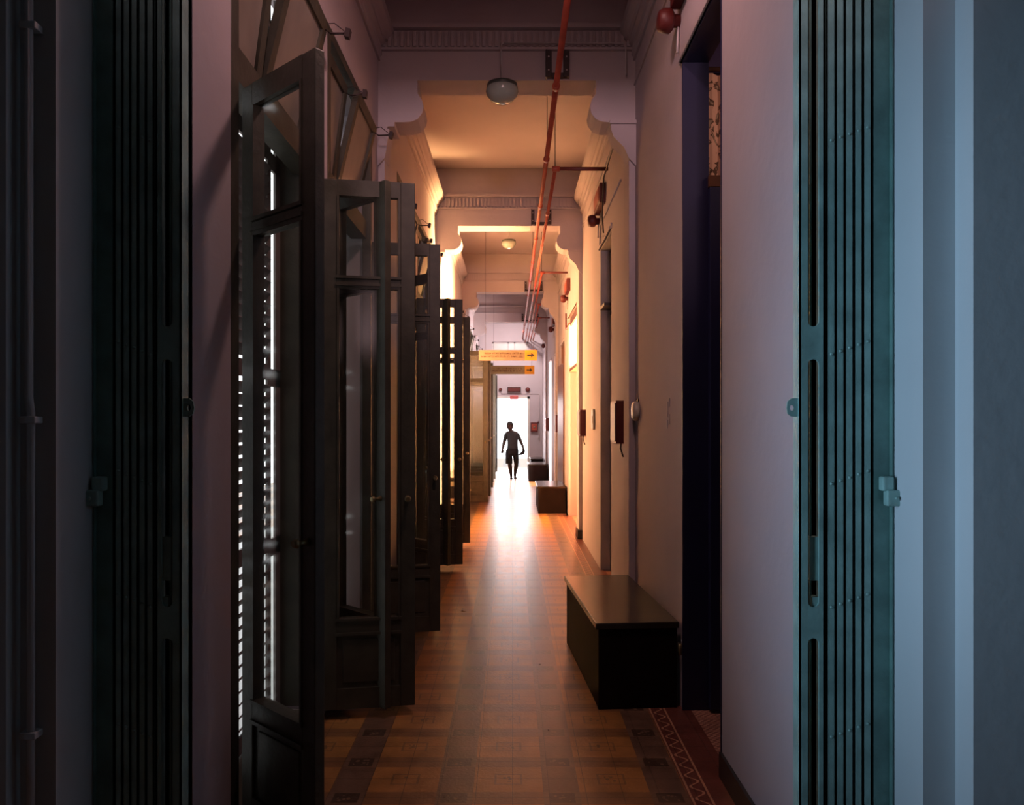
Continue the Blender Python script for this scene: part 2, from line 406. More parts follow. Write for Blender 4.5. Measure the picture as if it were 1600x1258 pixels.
# door 1: navy leaf folded into the room, with plank edge, below an open transom
d1 = bpy.data.objects['door_1']
lf = B(.0, .74, -.045, 0, .02, 2.86, bev=.004).build('door_leaf', NAVY, d1, (XR+TR+.005, 4.055, 0), (0,0,0))
lm = MB()
for z0, z1 in ((.15, .9), (1.05, 1.9), (2.02, 2.72)):
    for q in (.08, .42): lm.box(q, q+.26, -.052, -.045, z0, z1, bev=.003)
lm.build('door_panel', NAVY, lf)
B(.0, .95, -.07, .02, 2.87, 2.93).build('top_rail', BROWNDOOR, d1, (XR+TR+.005, 4.10, 0), (0, 0, 0))
MB().tube([(.0, -.02, 0), (.0, -.02, .06)], .012, 8).build('door_bolt', BRASS, d1, (XR-.012, 4.1, .30))
# door 2: closed leaf with transom panel
d2 = bpy.data.objects['door_2']; xx = XR+TR-.03
B(xx, xx+.04, 7.01, 7.85, 0, 2.70).build('door_leaf', GREYDOOR, d2)
B(xx, xx+.03, 7.03, 7.83, 2.84, 3.36).build('transom_panel', mat('transom_grey', (.25,.26,.23), .5), d2)
B(XR-.005, xx, 7.50, 7.85, 2.755, 2.785).build('transom_shelf', BLACKIRON, d2)
B(xx-.004, xx+.01, 7.84, 7.85, 0, 3.4).build('door_stop', GREYDOOR, d2)
# door 3: transom with things inside
d3 = bpy.data.objects['door_3']
B(XR+.01, XR+.12, 10.42, 12.23, 2.38, 2.43).build('transom_bar', BROWNDOOR, d3)
B(XR+.02, XR+.05, 10.42, 12.23, 3.14, 3.25).build('transom_header', BROWNDOOR, d3)
B(0, .8, -.045, 0, .02, 2.36).build('door_leaf', PINKROOM, d3, (XR+TR+.03, 12.2, 0), (0,0,-.05))
# door 4 leaf ajar
d4 = bpy.data.objects['door_4']
B(-.02, .025, 0, .8, .02, 2.6).build('door_leaf', BROWNDOOR, d4, (XR-.004, 13.26, 0), (0,0,.06+PI*.0))

# ================================================================== WINDOWS (left wall)
def leaf_mesh(wd, name='window_leaf'):
    f = MB(); t = .02; zb, zt = 0, 2.82; sw = .078
    f.box(0, sw, -t, t, zb, zt, bev=.004).box(wd-sw, wd, -t, t, zb, zt, bev=.004)
    f.box(sw, wd-sw, -t, t, zt-.085, zt).box(sw, wd-sw, -t, t, 2.24, 2.29).box(sw, wd-sw, -t, t, .40, .47).box(sw, wd-sw, -t, t, zb, .11)
    f.box(sw, wd-sw, -.008, .008, .11, .40)
    # raised mouldings
    for z in (2.262, 2.30, .475, .40): f.box(sw-.006, wd-sw+.006, -t-.008, t+.008, z-.006, z+.008)
    for z0, z1 in ((2.30, zt-.085), (.47, 2.24)):
        f.box(sw, sw+.012, -t-.004, t+.004, z0, z1).box(wd-sw-.012, wd-sw, -t-.004, t+.004, z0, z1)
    f.box(sw+.03, wd-sw-.03, -.014, .014, .14, .37, bev=.004)
    return f, sw, zt
def make_leaf(wd, parent, loc, ang, flip=False):
    f, sw, zt = leaf_mesh(wd)
    o = f.build('window_leaf', WOOD_SASH, parent, loc, (0, 0, ang))
    MB().box(sw, wd-sw, -.003, .003, 2.29, zt-.085).box(sw, wd-sw, -.003, .003, .47, 2.24).build('glass_pane', GLASS, o)
    MB().lathe((wd-.04, -.02, 1.12), (0,-1,0), [(0,.016),(.02,.008),(.04,.008),(.045,.018),(.06,.012)], 10).build('leaf_knob', BRASS, o)
    return o
def hopper(parent, y0, y1, x0, z0, x1, z1):
    """bottom-hinged sash; bottom edge (x0,z0), top edge (x1,z1)"""
    L_ = math.hypot(x1-x0, z1-z0); ang = math.atan2(x1-x0, z1-z0)
    f = MB(); w_ = y1-y0; t = .018
    f.box(-t, t, 0, .06, 0, L_).box(-t, t, w_-.06, w_, 0, L_).box(-t, t, .06, w_-.06, 0, .05).box(-t, t, .06, w_-.06, L_-.06, L_)
    o = f.build('hopper_sash', WOOD_SASH, parent, (x0, y0, z0), (0, ang, 0))
    B(-.003, .003, .06, w_-.06, .05, L_-.06).build('glass_pane', DUSTY, o)
    s = MB().tube([(.0, w_-.03, L_-.04), (.05, w_-.03, L_-.06), (.13, w_-.01, L_-.03)], .006, 6).box(.12, .145, w_-.03, w_+.01, L_-.055, L_-.01)
    s.tube([(.13, w_-.01, L_-.03), (.04, w_+.02, L_+.02), (.0, w_-.03, L_-.02)], .003, 5)
    s.build('stay_hook', BLACKIRON, o)
    return o
def make_window(lw=.49, angA=-.72, angB=.17, offA=.188, closed=True):
    r = empty('window')
    f = MB(); fx0, fx1 = XL-.06, XL+.002
    f.box(fx0, fx1, 0, .08, .04, WH, bev=.004).box(fx0, fx1, WL-.05, WL, .04, WH, bev=.004)
    f.box(fx0, fx1, .08, WL-.05, WH-.06, WH).box(XL-.14, XL-.03, .08, WL-.05, 2.90, 3.03)
    f.box(XL-TL, fx1, .08, WL-.05, .04, .055)
    f.build('window_frame', WOOD_SASH, r)
    make_leaf(lw, r, (XL-.01, offA, .055), angA)
    make_leaf(lw, r, (XL+.01, WL-.05, .055), angB)
    hopper(r, .10, .62, XL-.125, 3.05, XL-.04, 3.71)
    hopper(r, .64, WL-.06, XL-.125, 3.05, XL+.03, 3.70)
    # louvred shutters outside, in two folding leaves
    xs = XL-TL+.03
    spans = [(.02, .56), (.565, WL-.165 if not closed else WL-.02)]
    for a, b2 in spans:
        s = MB(); t = .006
        s.box(xs-t, xs+t, a, a+.05, .06, WH-.02).box(xs-t, xs+t, b2-.05, b2, .06, WH-.02)
        for z in (.06, .92, 1.80, 2.92, WH-.10): s.box(xs-t, xs+t, a+.05, b2-.05, z, z+.08)
        z = .17
        while z < WH-.14:
            if not any(q-.03 < z < q+.10 for q in (.92, 1.80, 2.92)):
                Mx = Matrix.Translation((xs, 0, z)) @ Matrix.Rotation(math.radians(-68 if closed else -46), 4, 'Y')
                s.box(-.036 if closed else -.031, .036 if closed else .031, a+.05, b2-.05, -.0035, .0035, M=Mx)
            z += .0585
        o = s.build('louvred_shutter', SHUTTER, r)
    if not closed:
        B(XL-TL+.002, XL-.065, WL-.012, WL-.001, .06, WH-.01).build('reveal_lining', WOOD_SASH, r)
        hg = MB()
        for z in (.92, 1.80, 2.92): hg.box(xs-.006, xs+.006, WL-.17, WL-.0, z-.03, z+.06)
        hg.box(xs-.006, xs+.006, WL-.09, WL, .04, WH)
        hg.build('shutter_post', SHUTTER, r)
    return r
labs = ['nearest tall french window on the left, its leaves swung into the corridor',
 'second tall french window on the left, just before the first arch',
 'third tall french window, dark leaves beyond the first arch',
 'fourth tall french window, right behind the third, short of the second arch',
 'golden-lit french window just before the third arch',
 'golden-lit french window with panelled base just after the third arch',
 'far french window before the fourth arch',
 'last french window on the left beside the bright end doorway']
W1 = make_window(closed=False)
W2 = make_window()
W1.name = 'window_1'; W1.location = (0, WIN[0], 0)
WF = make_window(lw=.58, angA=-.05, angB=.05, offA=.24)
for i, y in enumerate(WIN):
    if i == 0: o = W1
    elif i == 1: o = W2
    elif i < 4: o = copy_tree(W2)
    elif i == 4: o = WF
    else: o = copy_tree(WF)
    o.name = 'window_%d' % (i+1); o.location = (0, y, 0)
    tag(o, kind='structure'); o['label'] = labs[i]

# ================================================================== FOLDING GATES
YG = 2.30
def slot(x0, x1, z0, z1, n=6):
    r = (x1-x0)/2; cx = (x0+x1)/2; out = []
    for k in range(n+1): a = PI*k/n; out.append((cx+r*math.cos(a), z1-r+r*math.sin(a)))
    for k in range(n+1): a = PI+PI*k/n; out.append((cx+r*math.cos(a), z0+r+r*math.sin(a)))
    return out
def make_gate(s, label):
    """s=+1: right-hand gate (opening to its left). local x measured outward from the leading edge"""
    r = empty('folding_gate', (0, YG, 0)); H = 3.48
    x_lead = .886 if s > 0 else 1.02
    Wd = .286 if s > 0 else .268
    def X(v): return s*(x_lead+v)
    def xb(mb, a, b2, y0, y1, z0, z1, bev=0): return mb.box(min(X(a), X(b2)), max(X(a), X(b2)), y0, y1, z0, z1, bev=bev)
    # lead post plate with slots
    outer = [(X(0), .02), (X(.078), .02), (X(.078), H), (X(0), H)]
    a, b2 = (X(.026), X(.060)); a, b2 = min(a, b2), max(a, b2)
    holes = [slot(a, b2, .12, .925), slot(a, b2, 1.02, 1.785), slot(a, b2, 1.885, 3.30)]
    mb = MB().plate(outer, holes, -.022, -.016)
    xb(mb, 0, .005, -.022, .03, .02, H); xb(mb, .073, .078, -.022, .03, .02, H)
    lp = mb.build('lead_post', GATE, r)
    # lock box behind middle slot
    mb = MB(); xb(mb, .036, .062, -.012, .012, 1.10, 1.235); xb(mb, .042, .06, -.016, .01, 1.02, 1.05); mb.build('lock_case', GATE, lp)
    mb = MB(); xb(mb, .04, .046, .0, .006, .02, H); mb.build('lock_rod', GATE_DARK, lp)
    # padlock lug
    def ell(cx, cz, rx, rz, n=14): return [(cx+rx*math.cos(2*PI*k/n), cz+rz*math.sin(2*PI*k/n)) for k in range(n)]
    zc = 1.635
    lug = [(X(.004), zc+.03), (X(-.02), zc+.03), (X(-.032), zc+.02), (X(-.035), zc), (X(-.032), zc-.018), (X(-.02), zc-.027), (X(.004), zc-.027)]
    MB().plate(lug, [ell(X(-.019), zc, .006, .009)], -.01, -.004).build('padlock_lug', GATE, r)
    # channels (pickets)
    npk = 5; x = .084; pw = (Wd-.062-.084)/npk
    for k in range(npk):
        mb = MB(); dz = 0
        g = .0015
        yoff = 0
        xb(mb, x+g, x+pw-.001, -.020+yoff, -.016+yoff, .03, H-.02)
        xb(mb, x+g, x+g+.003, -.02+yoff, .018, .03, H-.02); xb(mb, x+pw-.004, x+pw-.001, -.02+yoff, .018, .03, H-.02)
        for z in (.62, 1.02, 1.40, 1.80, 2.46, 3.1):
            mb.lathe((X(x+pw*.55), -.019+yoff, z+.01*k), (0,-1,0), [(0,.0055),(.003,.0045),(.005,.002)], 8)
        mb.build('picket', GATE, r); x += pw
    # lattice bars behind the pickets
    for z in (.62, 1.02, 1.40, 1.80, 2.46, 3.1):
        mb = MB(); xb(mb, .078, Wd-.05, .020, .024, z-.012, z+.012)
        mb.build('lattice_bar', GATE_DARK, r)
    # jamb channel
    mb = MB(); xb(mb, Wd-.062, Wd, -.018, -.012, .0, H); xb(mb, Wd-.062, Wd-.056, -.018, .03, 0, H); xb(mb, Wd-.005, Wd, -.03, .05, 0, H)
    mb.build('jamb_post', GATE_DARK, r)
    # latch bracket
    zb = 1.38
    mb = MB(); xb(mb, Wd-.042, Wd-.006, -.05, -.018, zb-.0, zb+.045, bev=.006); xb(mb, Wd-.034, Wd+.008, -.062, -.03, zb-.045, zb+.004, bev=.006)
    mb.lathe((X(Wd-.008), -.062, zb-.02), (0,-1,0), [(0,.006),(.008,.005)], 8)
    mb.build('latch_bracket', GATE, r)
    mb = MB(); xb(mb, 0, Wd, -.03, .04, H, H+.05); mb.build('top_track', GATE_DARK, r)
    tag(r, label, 'gate', 'folded collapsible gates')
    return r
make_gate(1, 'teal folding metal gate stacked against the right side of the opening')
make_gate(-1, 'dark folding metal gate stacked against the left side of the opening')

# conduit on the dark left wall
r = MB().tube([(-1.345, 2.066, .0), (-1.345, 2.066, 1.62), (-1.350, 2.066, 1.66), (-1.350, 2.066, 4.0)], .011, 10).build('cable_conduit', FOYER)
tag(r, 'thin vertical conduit clipped to the dark wall at far left', 'conduit')
for z in (1.60, .72, 2.7): B(-1.37, -1.325, 2.052, 2.09, z-.012, z+.008, bev=.003).build('conduit_clip', FOYER, r)

# ================================================================== PIPES
def pipe(x, z, y0, y1, r_, label, branch=True):
    mb = MB().tube([(x, y0, z), (x, y1, z)], r_, 12)
    o = mb.build('sprinkler_pipe', RED); tag(o, label, 'pipe', 'red overhead pipes')
    y = y0 + 1.5
    while y < y1:
        MB().lathe((x, y, z), (0,1,0), [(0, r_*1.0), (.003, r_*1.35), (.05, r_*1.35), (.053, r_)], 12).build('pipe_coupling', RED, o); y += 1.55
    if branch:
        MB().tube([(x, y0+.02, z), (x+.02, y0, z), (XR-.03, y0, z)], r_, 12).build('branch_pipe', BLACKIRON if False else REDB, o)
        MB().lathe((x-.03, y0, z), (1,0,0), [(0,r_*1.2),(.002,r_*1.4),(.07,r_*1.4),(.072,r_)], 12).build('pipe_elbow', RED, o)
    return o
pipe(.330, 4.09, 2.46, 22.9, .022, 'longest red pipe running overhead from the near ceiling to the far end', False)
pipe(.410, 3.97, 7.0, 22.9, .018, 'red pipe starting from the branch just beyond the first arch')
pipe(.490, 4.00, 12.1, 22.9, .018, 'red pipe starting from the branch in the orange-lit bay')
pipe(.57, 4.02, 15.6, 22.9, .018, 'red pipe starting from the branch past the third arch')
pipe(.65, 4.04, 17.8, 22.9, .018, 'shortest red pipe, starting near the hanging signs')
# rods hanging the pipes
def rod(x, y, z, label):
    mb = MB().tube([(x, y, z+.024), (x, y, CZ)], .004, 6).box(x-.03, x+.03, y-.03, y+.03, CZ-.008, CZ)
    tag(mb.build('pipe_hanger', BLACKIRON), label, 'hanger', 'rods hanging the red pipes')
rod(.33, 6.95, 4.09, 'thin hanger rod of the longest pipe, beyond the first arch')
rod(.41, 7.05, 3.97, 'thin hanger rod at the first branch pipe')
rod(.33, 12.0, 4.09, 'hanger rod left of the pipes in the orange-lit bay')
rod(.49, 12.2, 4.00, 'hanger rod at the second branch pipe in the orange-lit bay')
# U brackets on the arches
for i, (y, t) in enumerate(BEAMS):
    x0, x1 = .255, .435 + .09*i
    mb = MB().box(x0, x0+.045, y-.045, y, 4.19, 4.385, bev=.003).box(x1-.045, x1, y-.045, y, 4.19, 4.385, bev=.003)
    mb.box(x0+.045, x1-.045, y-.03, y, 4.19, 4.225).box(x0-.001, x0+.01, y-.055, y, 4.18, 4.39)
    o = mb.build('pipe_bracket', BLACKIRON)
    tag(o, ['dark U-shaped pipe bracket on the nearest arch', 'dark U-shaped pipe bracket on the second arch', 'dark U-shaped pipe bracket on the third arch, orange light', 'dark U-shaped pipe bracket on the fourth arch'][i], 'bracket', 'U-shaped pipe brackets')
    for xq in (x0+.022, x1-.022):
        for z in (4.24, 4.34): MB().lathe((xq, y-.045, z), (0,-1,0), [(0,.007),(.004,.005)], 8).build('screw', CONDUIT, o)

# ================================================================== LAMPS
def lamp(loc, label, rodtop=None, conduit=None):
    r = empty('ceiling_lamp', loc)
    MB().lathe((0,0,0), (0,0,-1), [(0,.055),(.012,.115),(.035,.118),(.05,.09)], 28).build('lamp_cap', LAMPC, r)
    MB().lathe((0,0,-.03), (0,0,-1), [(0,.10),(.012,.120),(.035,.124),(.065,.115),(.095,.09),(.115,.055),(.123,.02)], 28).build('lamp_bowl', LAMPG, r)
    if conduit:
        MB().tube([Vector(p)-Vector(loc) for p in conduit], .007, 6).build('conduit', CONDUIT, r)
    tag(r, label, 'lamp', 'round bowl ceiling lamps'); return r
lamp((-.075, 5.62, 4.155), 'unlit frosted bowl lamp under the nearest arch',
     conduit=[(-.075, 5.585, 4.13), (-.083, 5.585, 4.40), (-.083, 5.585, 4.435), (-.06, 5.583, 4.44)])
tag(MB().tube([(-.075,5.59,4.444),(.84,5.59,4.444),(.86,5.585,4.40),(.862,5.585,4.20)], .006, 6).build('surface_conduit', CONDUIT), 'thin conduit along the dentil band of the nearest arch', 'conduit')
lamp((-.055, 12.6, 4.66), 'bowl lamp on the ceiling of the orange-lit bay, seen through the second arch', conduit=[(-.055, 12.6, 4.66), (-.055, 12.6, CZ-.008)])
lamp((-.06, 17.2, 4.66), 'small far bowl lamp beyond the third arch', conduit=[(-.06, 17.2, 4.66), (-.06, 17.2, CZ-.008)])

# ================================================================== WALL FIXTURES (right)
def fire_box(y, z0, z1, label, hose=True):
    r = empty('fire_box', (XR, y, z0)); h = z1-z0
    B(-.075, 0, 0, .30, 0, h, bev=.004).build('box_case', REDB, r)
    B(-.083, -.075, .015, .285, .02, h-.02, bev=.002).build('box_cover', COVER, r)
    if hose: MB().tube([(-.03, .02, .0), (-.035, .015, -.04), (-.02, .01, -.09), (-.012, .01, -.11)], .007, 6).build('box_cable', BLACKIRON, r)
    tag(r, label, 'fire box', 'red boxes on the right wall')
fire_box(6.15, 1.395, 1.755, 'dark red box on the right wall above the nearest bench')
fire_box(9.40, 1.385, 1.72, 'dark red box on the right wall at the second arch')
fire_box(14.6, 1.34, 1.68, 'dark red box on the right wall above the second bench')
fire_box(18.9, 1.30, 1.62, 'farthest dark red box on the right wall', False)
def alarm(y, z, label1, label2):
    r = empty('alarm_bell', (XR, y, z))
    MB().lathe((0,0,0), (-1,0,0), [(0,.035),(.035,.035),(.04,.05),(.055,.066),(.09,.066),(.118,.055),(.125,.04),(.128,.01)], 12).build('bell_gong', REDB, r)
    MB().tube([(-.01,0,-.03),(-.015,0.0,-.18)], .007, 6).build('bell_cable', CONDUIT, r)
    tag(r, label1, 'alarm bell', 'red alarm bells')
    r = empty('alarm_light_box', (XR, y-.52, z+.05))
    B(-.06, 0, 0, .50, 0, .20, bev=.008).build('box_case', REDB, r)
    B(-.068, -.06, .03, .47, .03, .17, bev=.004).build('box_lens', RED, r)
    tag(r, label2, 'alarm box', 'red alarm light boxes')
alarm(4.14, 3.83, 'nearest round red alarm bell, above the navy doorway', 'long red alarm box above the navy doorway, at the top edge')
alarm(7.95, 3.73, 'second round red alarm bell, above the grey door', 'red alarm box above the grey door beyond the first arch')
alarm(12.4, 3.62, 'red alarm bell in the orange-lit bay', 'red alarm box in the orange-lit bay')
alarm(16.5, 3.60, 'red alarm bell beyond the third arch', 'red alarm box beyond the third arch')
alarm(20.4, 3.62, 'farthest red alarm bell on the right wall', 'farthest red alarm box on the right wall')
# round cream bell / switch
r = empty('wall_sounder', (XR, 5.50, 1.66))
MB().lathe((0,0,0), (-1,0,0), [(0,.072),(.03,.074),(.036,.068),(.045,.06),(.048,.02)], 24).build('sounder_dome', CREAM, r)
tag(r, 'round cream wall disc on the right wall beside the nearest red box', 'wall disc')
B(-.01, 0, -.03, .03, .07, .09).build('sounder_mount', BLACKIRON, r)
r = empty('switch_plate', (XR, 8.35, 1.48))
B(-.03, 0, 0, .12, 0, .235, bev=.012).build('plate', CREAM, r)
B(-.036, -.03, .04, .08, .07, .16, bev=.003).build('switch', WHITE, r)
tag(r, 'tall cream switch plate on the right wall before the second arch', 'switch')
# faint fittings left on the wall near the navy doorway
mb = MB()
for (dy, z, l) in ((0, 1.70, .05), (.05, 1.66, .09), (.0, 1.60, .06), (.06, 1.57, .05)):
    mb.box(XR-.006, XR, 4.40+dy, 4.412+dy, z-l/2, z+l/2, bev=.002)
tag(mb.build('wall_hook_strip', CONDUIT), 'faint painted-over hooks on the wall left of the navy doorway', 'hooks')
# conduit over the grey door
tag(MB().tube([(XR-.012, 6.3, 3.64), (XR-.012, 7.72, 3.64), (XR-.012, 7.78, 3.60), (XR-.012, 7.80, 3.44)], .008, 6).build('surface_conduit', CONDUIT), 'thin conduit over the grey door beyond the first arch', 'conduit')
tag(MB().tube([(XR-.03, 6.0, 4.0), (XR-.05, 6.6, 3.99), (XR-.06, 7.1, 3.92), (XR-.05, 7.3, 3.6), (XR-.03, 7.35, 3.45)], .008, 6).build('loose_cable', BLACKIRON), 'dark sagging cable beneath the branch pipe on the right wall', 'cable')
tag(MB().tube([(XR-.03, 12.45, 3.38), (XR-.03, 12.45, 3.18), (XR-.04, 12.3, 3.10), (XR-.03, 11.7, 3.12)], .014, 6).build('bent_pipe', REDB), 'dark bent pipe over the orange-lit doorway', 'pipe')
# stain curtain behind transom of doorway 1
mb = MB(); n_ = 60; prev = None
for k in range(n_+1):
    x = XR+TR+.02 + 1.2*k/n_; y = 4.33 + .018*math.sin(k*1.3)
    a = mb.b.verts.new((x, y, 2.94)); b_ = mb.b.verts.new((x, y, 3.62)); c_ = mb.b.verts.new((x, y+.004, 2.94)); d_ = mb.b.verts.new((x, y+.004, 3.62))
    if prev:
        mb.b.faces.new((prev[0], a, b_, prev[1])); mb.b.faces.new((prev[2], prev[3], d_, c_))
        mb.b.faces.new((prev[1], b_, d_, prev[3])); mb.b.faces.new((prev[0], prev[2], c_, a))
    prev = (a, b_, c_, d_)
o = mb.build('patterned_curtain', CURTAIN); tag(o, 'brown patterned curtain high in the room behind the navy doorway', 'curtain')
MB().tube([(XR+TR+.0, 4.33, 3.65), (3.0, 4.33, 3.65)], .014, 8).build('curtain_rod', BROWNDOOR, o)

# ================================================================== END WALL FITTINGS
r = empty('fire_alarm_display', (0, YE, 0))
B(-.14, .27, -.09, 0, 2.44, 2.60, bev=.006).build('panel_case', BLACKIRON, r)
B(-.12, .25, -.098, -.09, 2.46, 2.58, bev=.003).build('panel_cover', REDB, r)
tag(r, 'long dark red box centred above the bright end doorway', 'alarm panel')
for x, rr, lb in ((-.36, .05, 'small red bell left of the box above the end doorway'), (.49, .072, 'round red bell right of the box above the end doorway')):
    r = empty('round_bell', (x, YE, 2.52))
    MB().lathe((0,0,0), (0,-1,0), [(0,rr*.6),(.02,rr*.6),(.03,rr),(.06,rr*.9),(.075,rr*.4)], 16).build('bell_gong', REDB, r)
    tag(r, lb, 'alarm bell', 'bells on the end wall')
tag(MB().tube([(-.34, YE-.012, 2.47), (-.33, YE-.012, 2.385), (.82, YE-.012, 2.385), (.85, YE-.012, 2.36), (.85, YE-.012, .9)], .008, 6).build('surface_conduit', CONDUIT), 'thin grey conduit line above the bright end doorway', 'conduit')
r = empty('exit_sign', (-.06, YE-.03, 2.22))
B(0, .25, -.03, 0, 0, .115, bev=.003).build('sign_case', mat('exit_red', (.62, .09, .10), .4), r)
sym = MB().box(.02, .026, -.034, -.03, .02, .095).box(.02, .07, -.034, -.03, .089, .095).box(.064, .07, -.034, -.03, .02, .095)
sym.lathe((.05, -.03, .077), (0,-1,0), [(0,.008),(.004,.008)], 8)
sym.build('pictogram', SIGNW, r)
cu = bpy.data.curves.new('lettering', 'FONT'); cu.body = 'EXIT'; cu.size = .075; cu.extrude = .0015
t0_ = bpy.data.objects.new('text', cu); COL.objects.link(t0_); me_ = bpy.data.meshes.new_from_object(t0_.evaluated_get(bpy.context.evaluated_depsgraph_get())); bpy.data.objects.remove(t0_); me_.materials.clear(); me_.materials.append(SIGNW)
t_ = bpy.data.objects.new('lettering', me_); COL.objects.link(t_); t_.parent = r; t_.location = (.088, -.033, .03); t_.rotation_euler = (PI/2, 0, 0)
tag(r, 'small red exit sign hanging at the top of the bright end doorway', 'exit sign')
B(.12, .126, -.02, -.014, .115, .16).build('sign_hanger', CONDUIT, r)
r = empty('call_point', (.58, YE, 1.20))
B(0, .22, -.07, 0, 0, .30, bev=.008).build('box_case', REDB, r)
B(.03, .19, -.078, -.07, .05, .25, bev=.004).build('box_cover', RED, r)
MB().lathe((.11, -.078, .15), (0,-1,0), [(0,.03),(.008,.03),(.012,.01)], 14).build('push_button', SIGNW, r)
tag(r, 'square red call point on the end wall right of the doorway', 'call point')
B(.80, .83, YE-.03, YE, 1.47, 1.53, bev=.004).build('wall_switch', REDB)
tag(bpy.data.objects['wall_switch'], 'tiny red switch in the far right corner of the end wall', 'switch')
B(.80, .82, YE-.03, YE, 1.0, 1.05, bev=.004).build('wall_socket', CONDUIT)
tag(bpy.data.objects['wall_socket'], 'tiny grey socket low in the far right corner', 'socket')

# ================================================================== HANGING SIGNS
def sign(px0, px1, pxo, y0, y1, Y, label, seed):
    a = pt(px0, y1, Y); b2 = pt(px1, y0, Y); xo = pt(pxo, y0, Y).x
    r = empty('hanging_sign', (a.x, Y, a.z)); W_ = b2.x-a.x; H_ = b2.z-a.z; O = xo-a.x
    B(0, O, -.01, .01, 0, H_, bev=.003).build('sign_panel', SIGNW, r)
    B(O, W_, -.012, .012, 0, H_, bev=.003).build('arrow_panel', SIGNO, r)
    cx = (O+W_)/2; q = H_*.27; cz = H_/2
    ar = [(cx-q*1.3, cz-q*.30), (cx+q*.1, cz-q*.30), (cx+q*.1, cz-q*.85), (cx+q*1.3, cz), (cx+q*.1, cz+q*.85), (cx+q*.1, cz+q*.30), (cx-q*1.3, cz+q*.30)]
    MB().prism(ar, 'Y', -.015, -.012).build('arrow', INK, r)
    rnd = random.Random(seed); t = MB()
    for row, (x0, x1) in ((H_*.60, (O*.13, O*.93)), (H_*.30, (O*.06, O*.97))):
        x = x0; ch = H_*.17
        while x < x1:
            wv = ch*.62
            if rnd.random() < .15: x += wv; continue
            t.box(x, x+ch*.14, -.013, -.010, row, row+ch)
            if rnd.random() < .7: t.box(x, x+wv*.8, -.013, -.010, row+ch*rnd.choice((0, .42, .86)), row+ch*rnd.choice((.14, .56, 1)))
            if rnd.random() < .55: t.box(x+wv*.66, x+wv*.8, -.013, -.010, row, row+ch*rnd.choice((.5, 1)))
            x += wv*1.15
    t.build('lettering', INKR, r)
    for x in (O*.15, W_-.06):
        MB().tube([(x, 0, H_), (x, 0, CZ-a.z)], .0025, 5).build('hanging_wire', BLACKIRON, r)
    tag(r, label, 'sign', 'hanging arrow signs')
sign(748, 839, 820, 547, 563.5, 12.9, 'nearer hanging sign, cream lettered panel with bright orange arrow square', 3)
sign(763, 835, 820, 571.5, 585, 16.6, 'farther lower hanging sign with duller orange arrow square', 5)

# ================================================================== BENCHES
def bench(loc, rz, L_, W_, H_, label):
    r = empty('bench', loc, rz)      # local: x from -W_ to 0 (wall side), y 0..L_
    B(-W_-.012, .0, -.012, L_+.012, H_-.035, H_, bev=.005).build('bench_top', LACQTOP, r)
    B(-W_+.005, -.008, 0, .03, 0, H_-.035, bev=.003).build('end_panel', LACQ, r)
    B(-W_+.005, -.008, L_-.03, L_, 0, H_-.035, bev=.003).build('end_panel', LACQ, r)
    B(-W_+.008, -W_+.028, .03, L_-.03, .0, H_-.035).build('front_panel', LACQ, r)
    B(-.03, -.012, .03, L_-.03, .03, H_-.035).build('back_panel', LACQ, r)
    B(-W_+.03, -.03, .03, L_-.03, .10, .125).build('lower_shelf', LACQ, r)
    tag(r, label, 'bench', 'dark lacquered benches along the right wall')
bench((.925, 4.10, 0), math.radians(4.0), 1.22, .455, .478, 'nearest dark box bench against the right wall by the navy doorway')
bench((.915, 12.52, 0), math.radians(0), 1.2, .475, .46, 'second dark box bench, glossy top, beyond the orange-lit threshold')
bench((.92, 19.0, 0), math.radians(0), 1.1, .50, .44, 'third dark bench near the end doorway')
bench((.90, 21.3, 0), math.radians(0), 1.1, .36, .46, 'farthest dark bench, just behind the third one')
# cabinet on the left wall in the lit bay
r = empty('low_display_cabinet', (XL+.02, 11.0, 0))
B(0, .26, 0, 1.9, 0, .70, bev=.005).build('cabinet_body', LACQ, r)
B(-.0, .28, -.01, 1.92, .70, .73, bev=.004).build('cabinet_top', LACQTOP, r)
for k, y in enumerate((.15, .75, 1.35)):
    dd = B(.26, .275, y-.08, y+.42, .08, .64, bev=.003).build('cabinet_door', LACQ, r)
    MB().lathe((.275, y+.36, .38), (1,0,0), [(0,.006),(.01,.006),(.014,.012),(.022,.008)], 8).build('knob', BRASS, dd)
B(.02, .24, -.008, 0, .60, .67).build('paper_label', SIGNW, r)
tag(r, 'low dark cabinet on the left wall seen through the third window leaf', 'cabinet')
# small stool-like chair at left in the lit bay
r = empty('wooden_stool', (-.80, 10.55, 0))
MB().lathe((0,0,.42), (0,0,1), [(0,.13),(.005,.15),(.03,.15),(.035,.14)], 20).build('seat', BROWNDOOR, r)
for k in range(4):
    a = PI/4+k*PI/2; MB().tube([(.09*math.cos(a), .09*math.sin(a), .42), (.15*math.cos(a), .15*math.sin(a), 0)], .013, 8).build('leg', BROWNDOOR, r)
tag(r, 'small round wooden stool at the left wall in the orange-lit bay', 'stool')

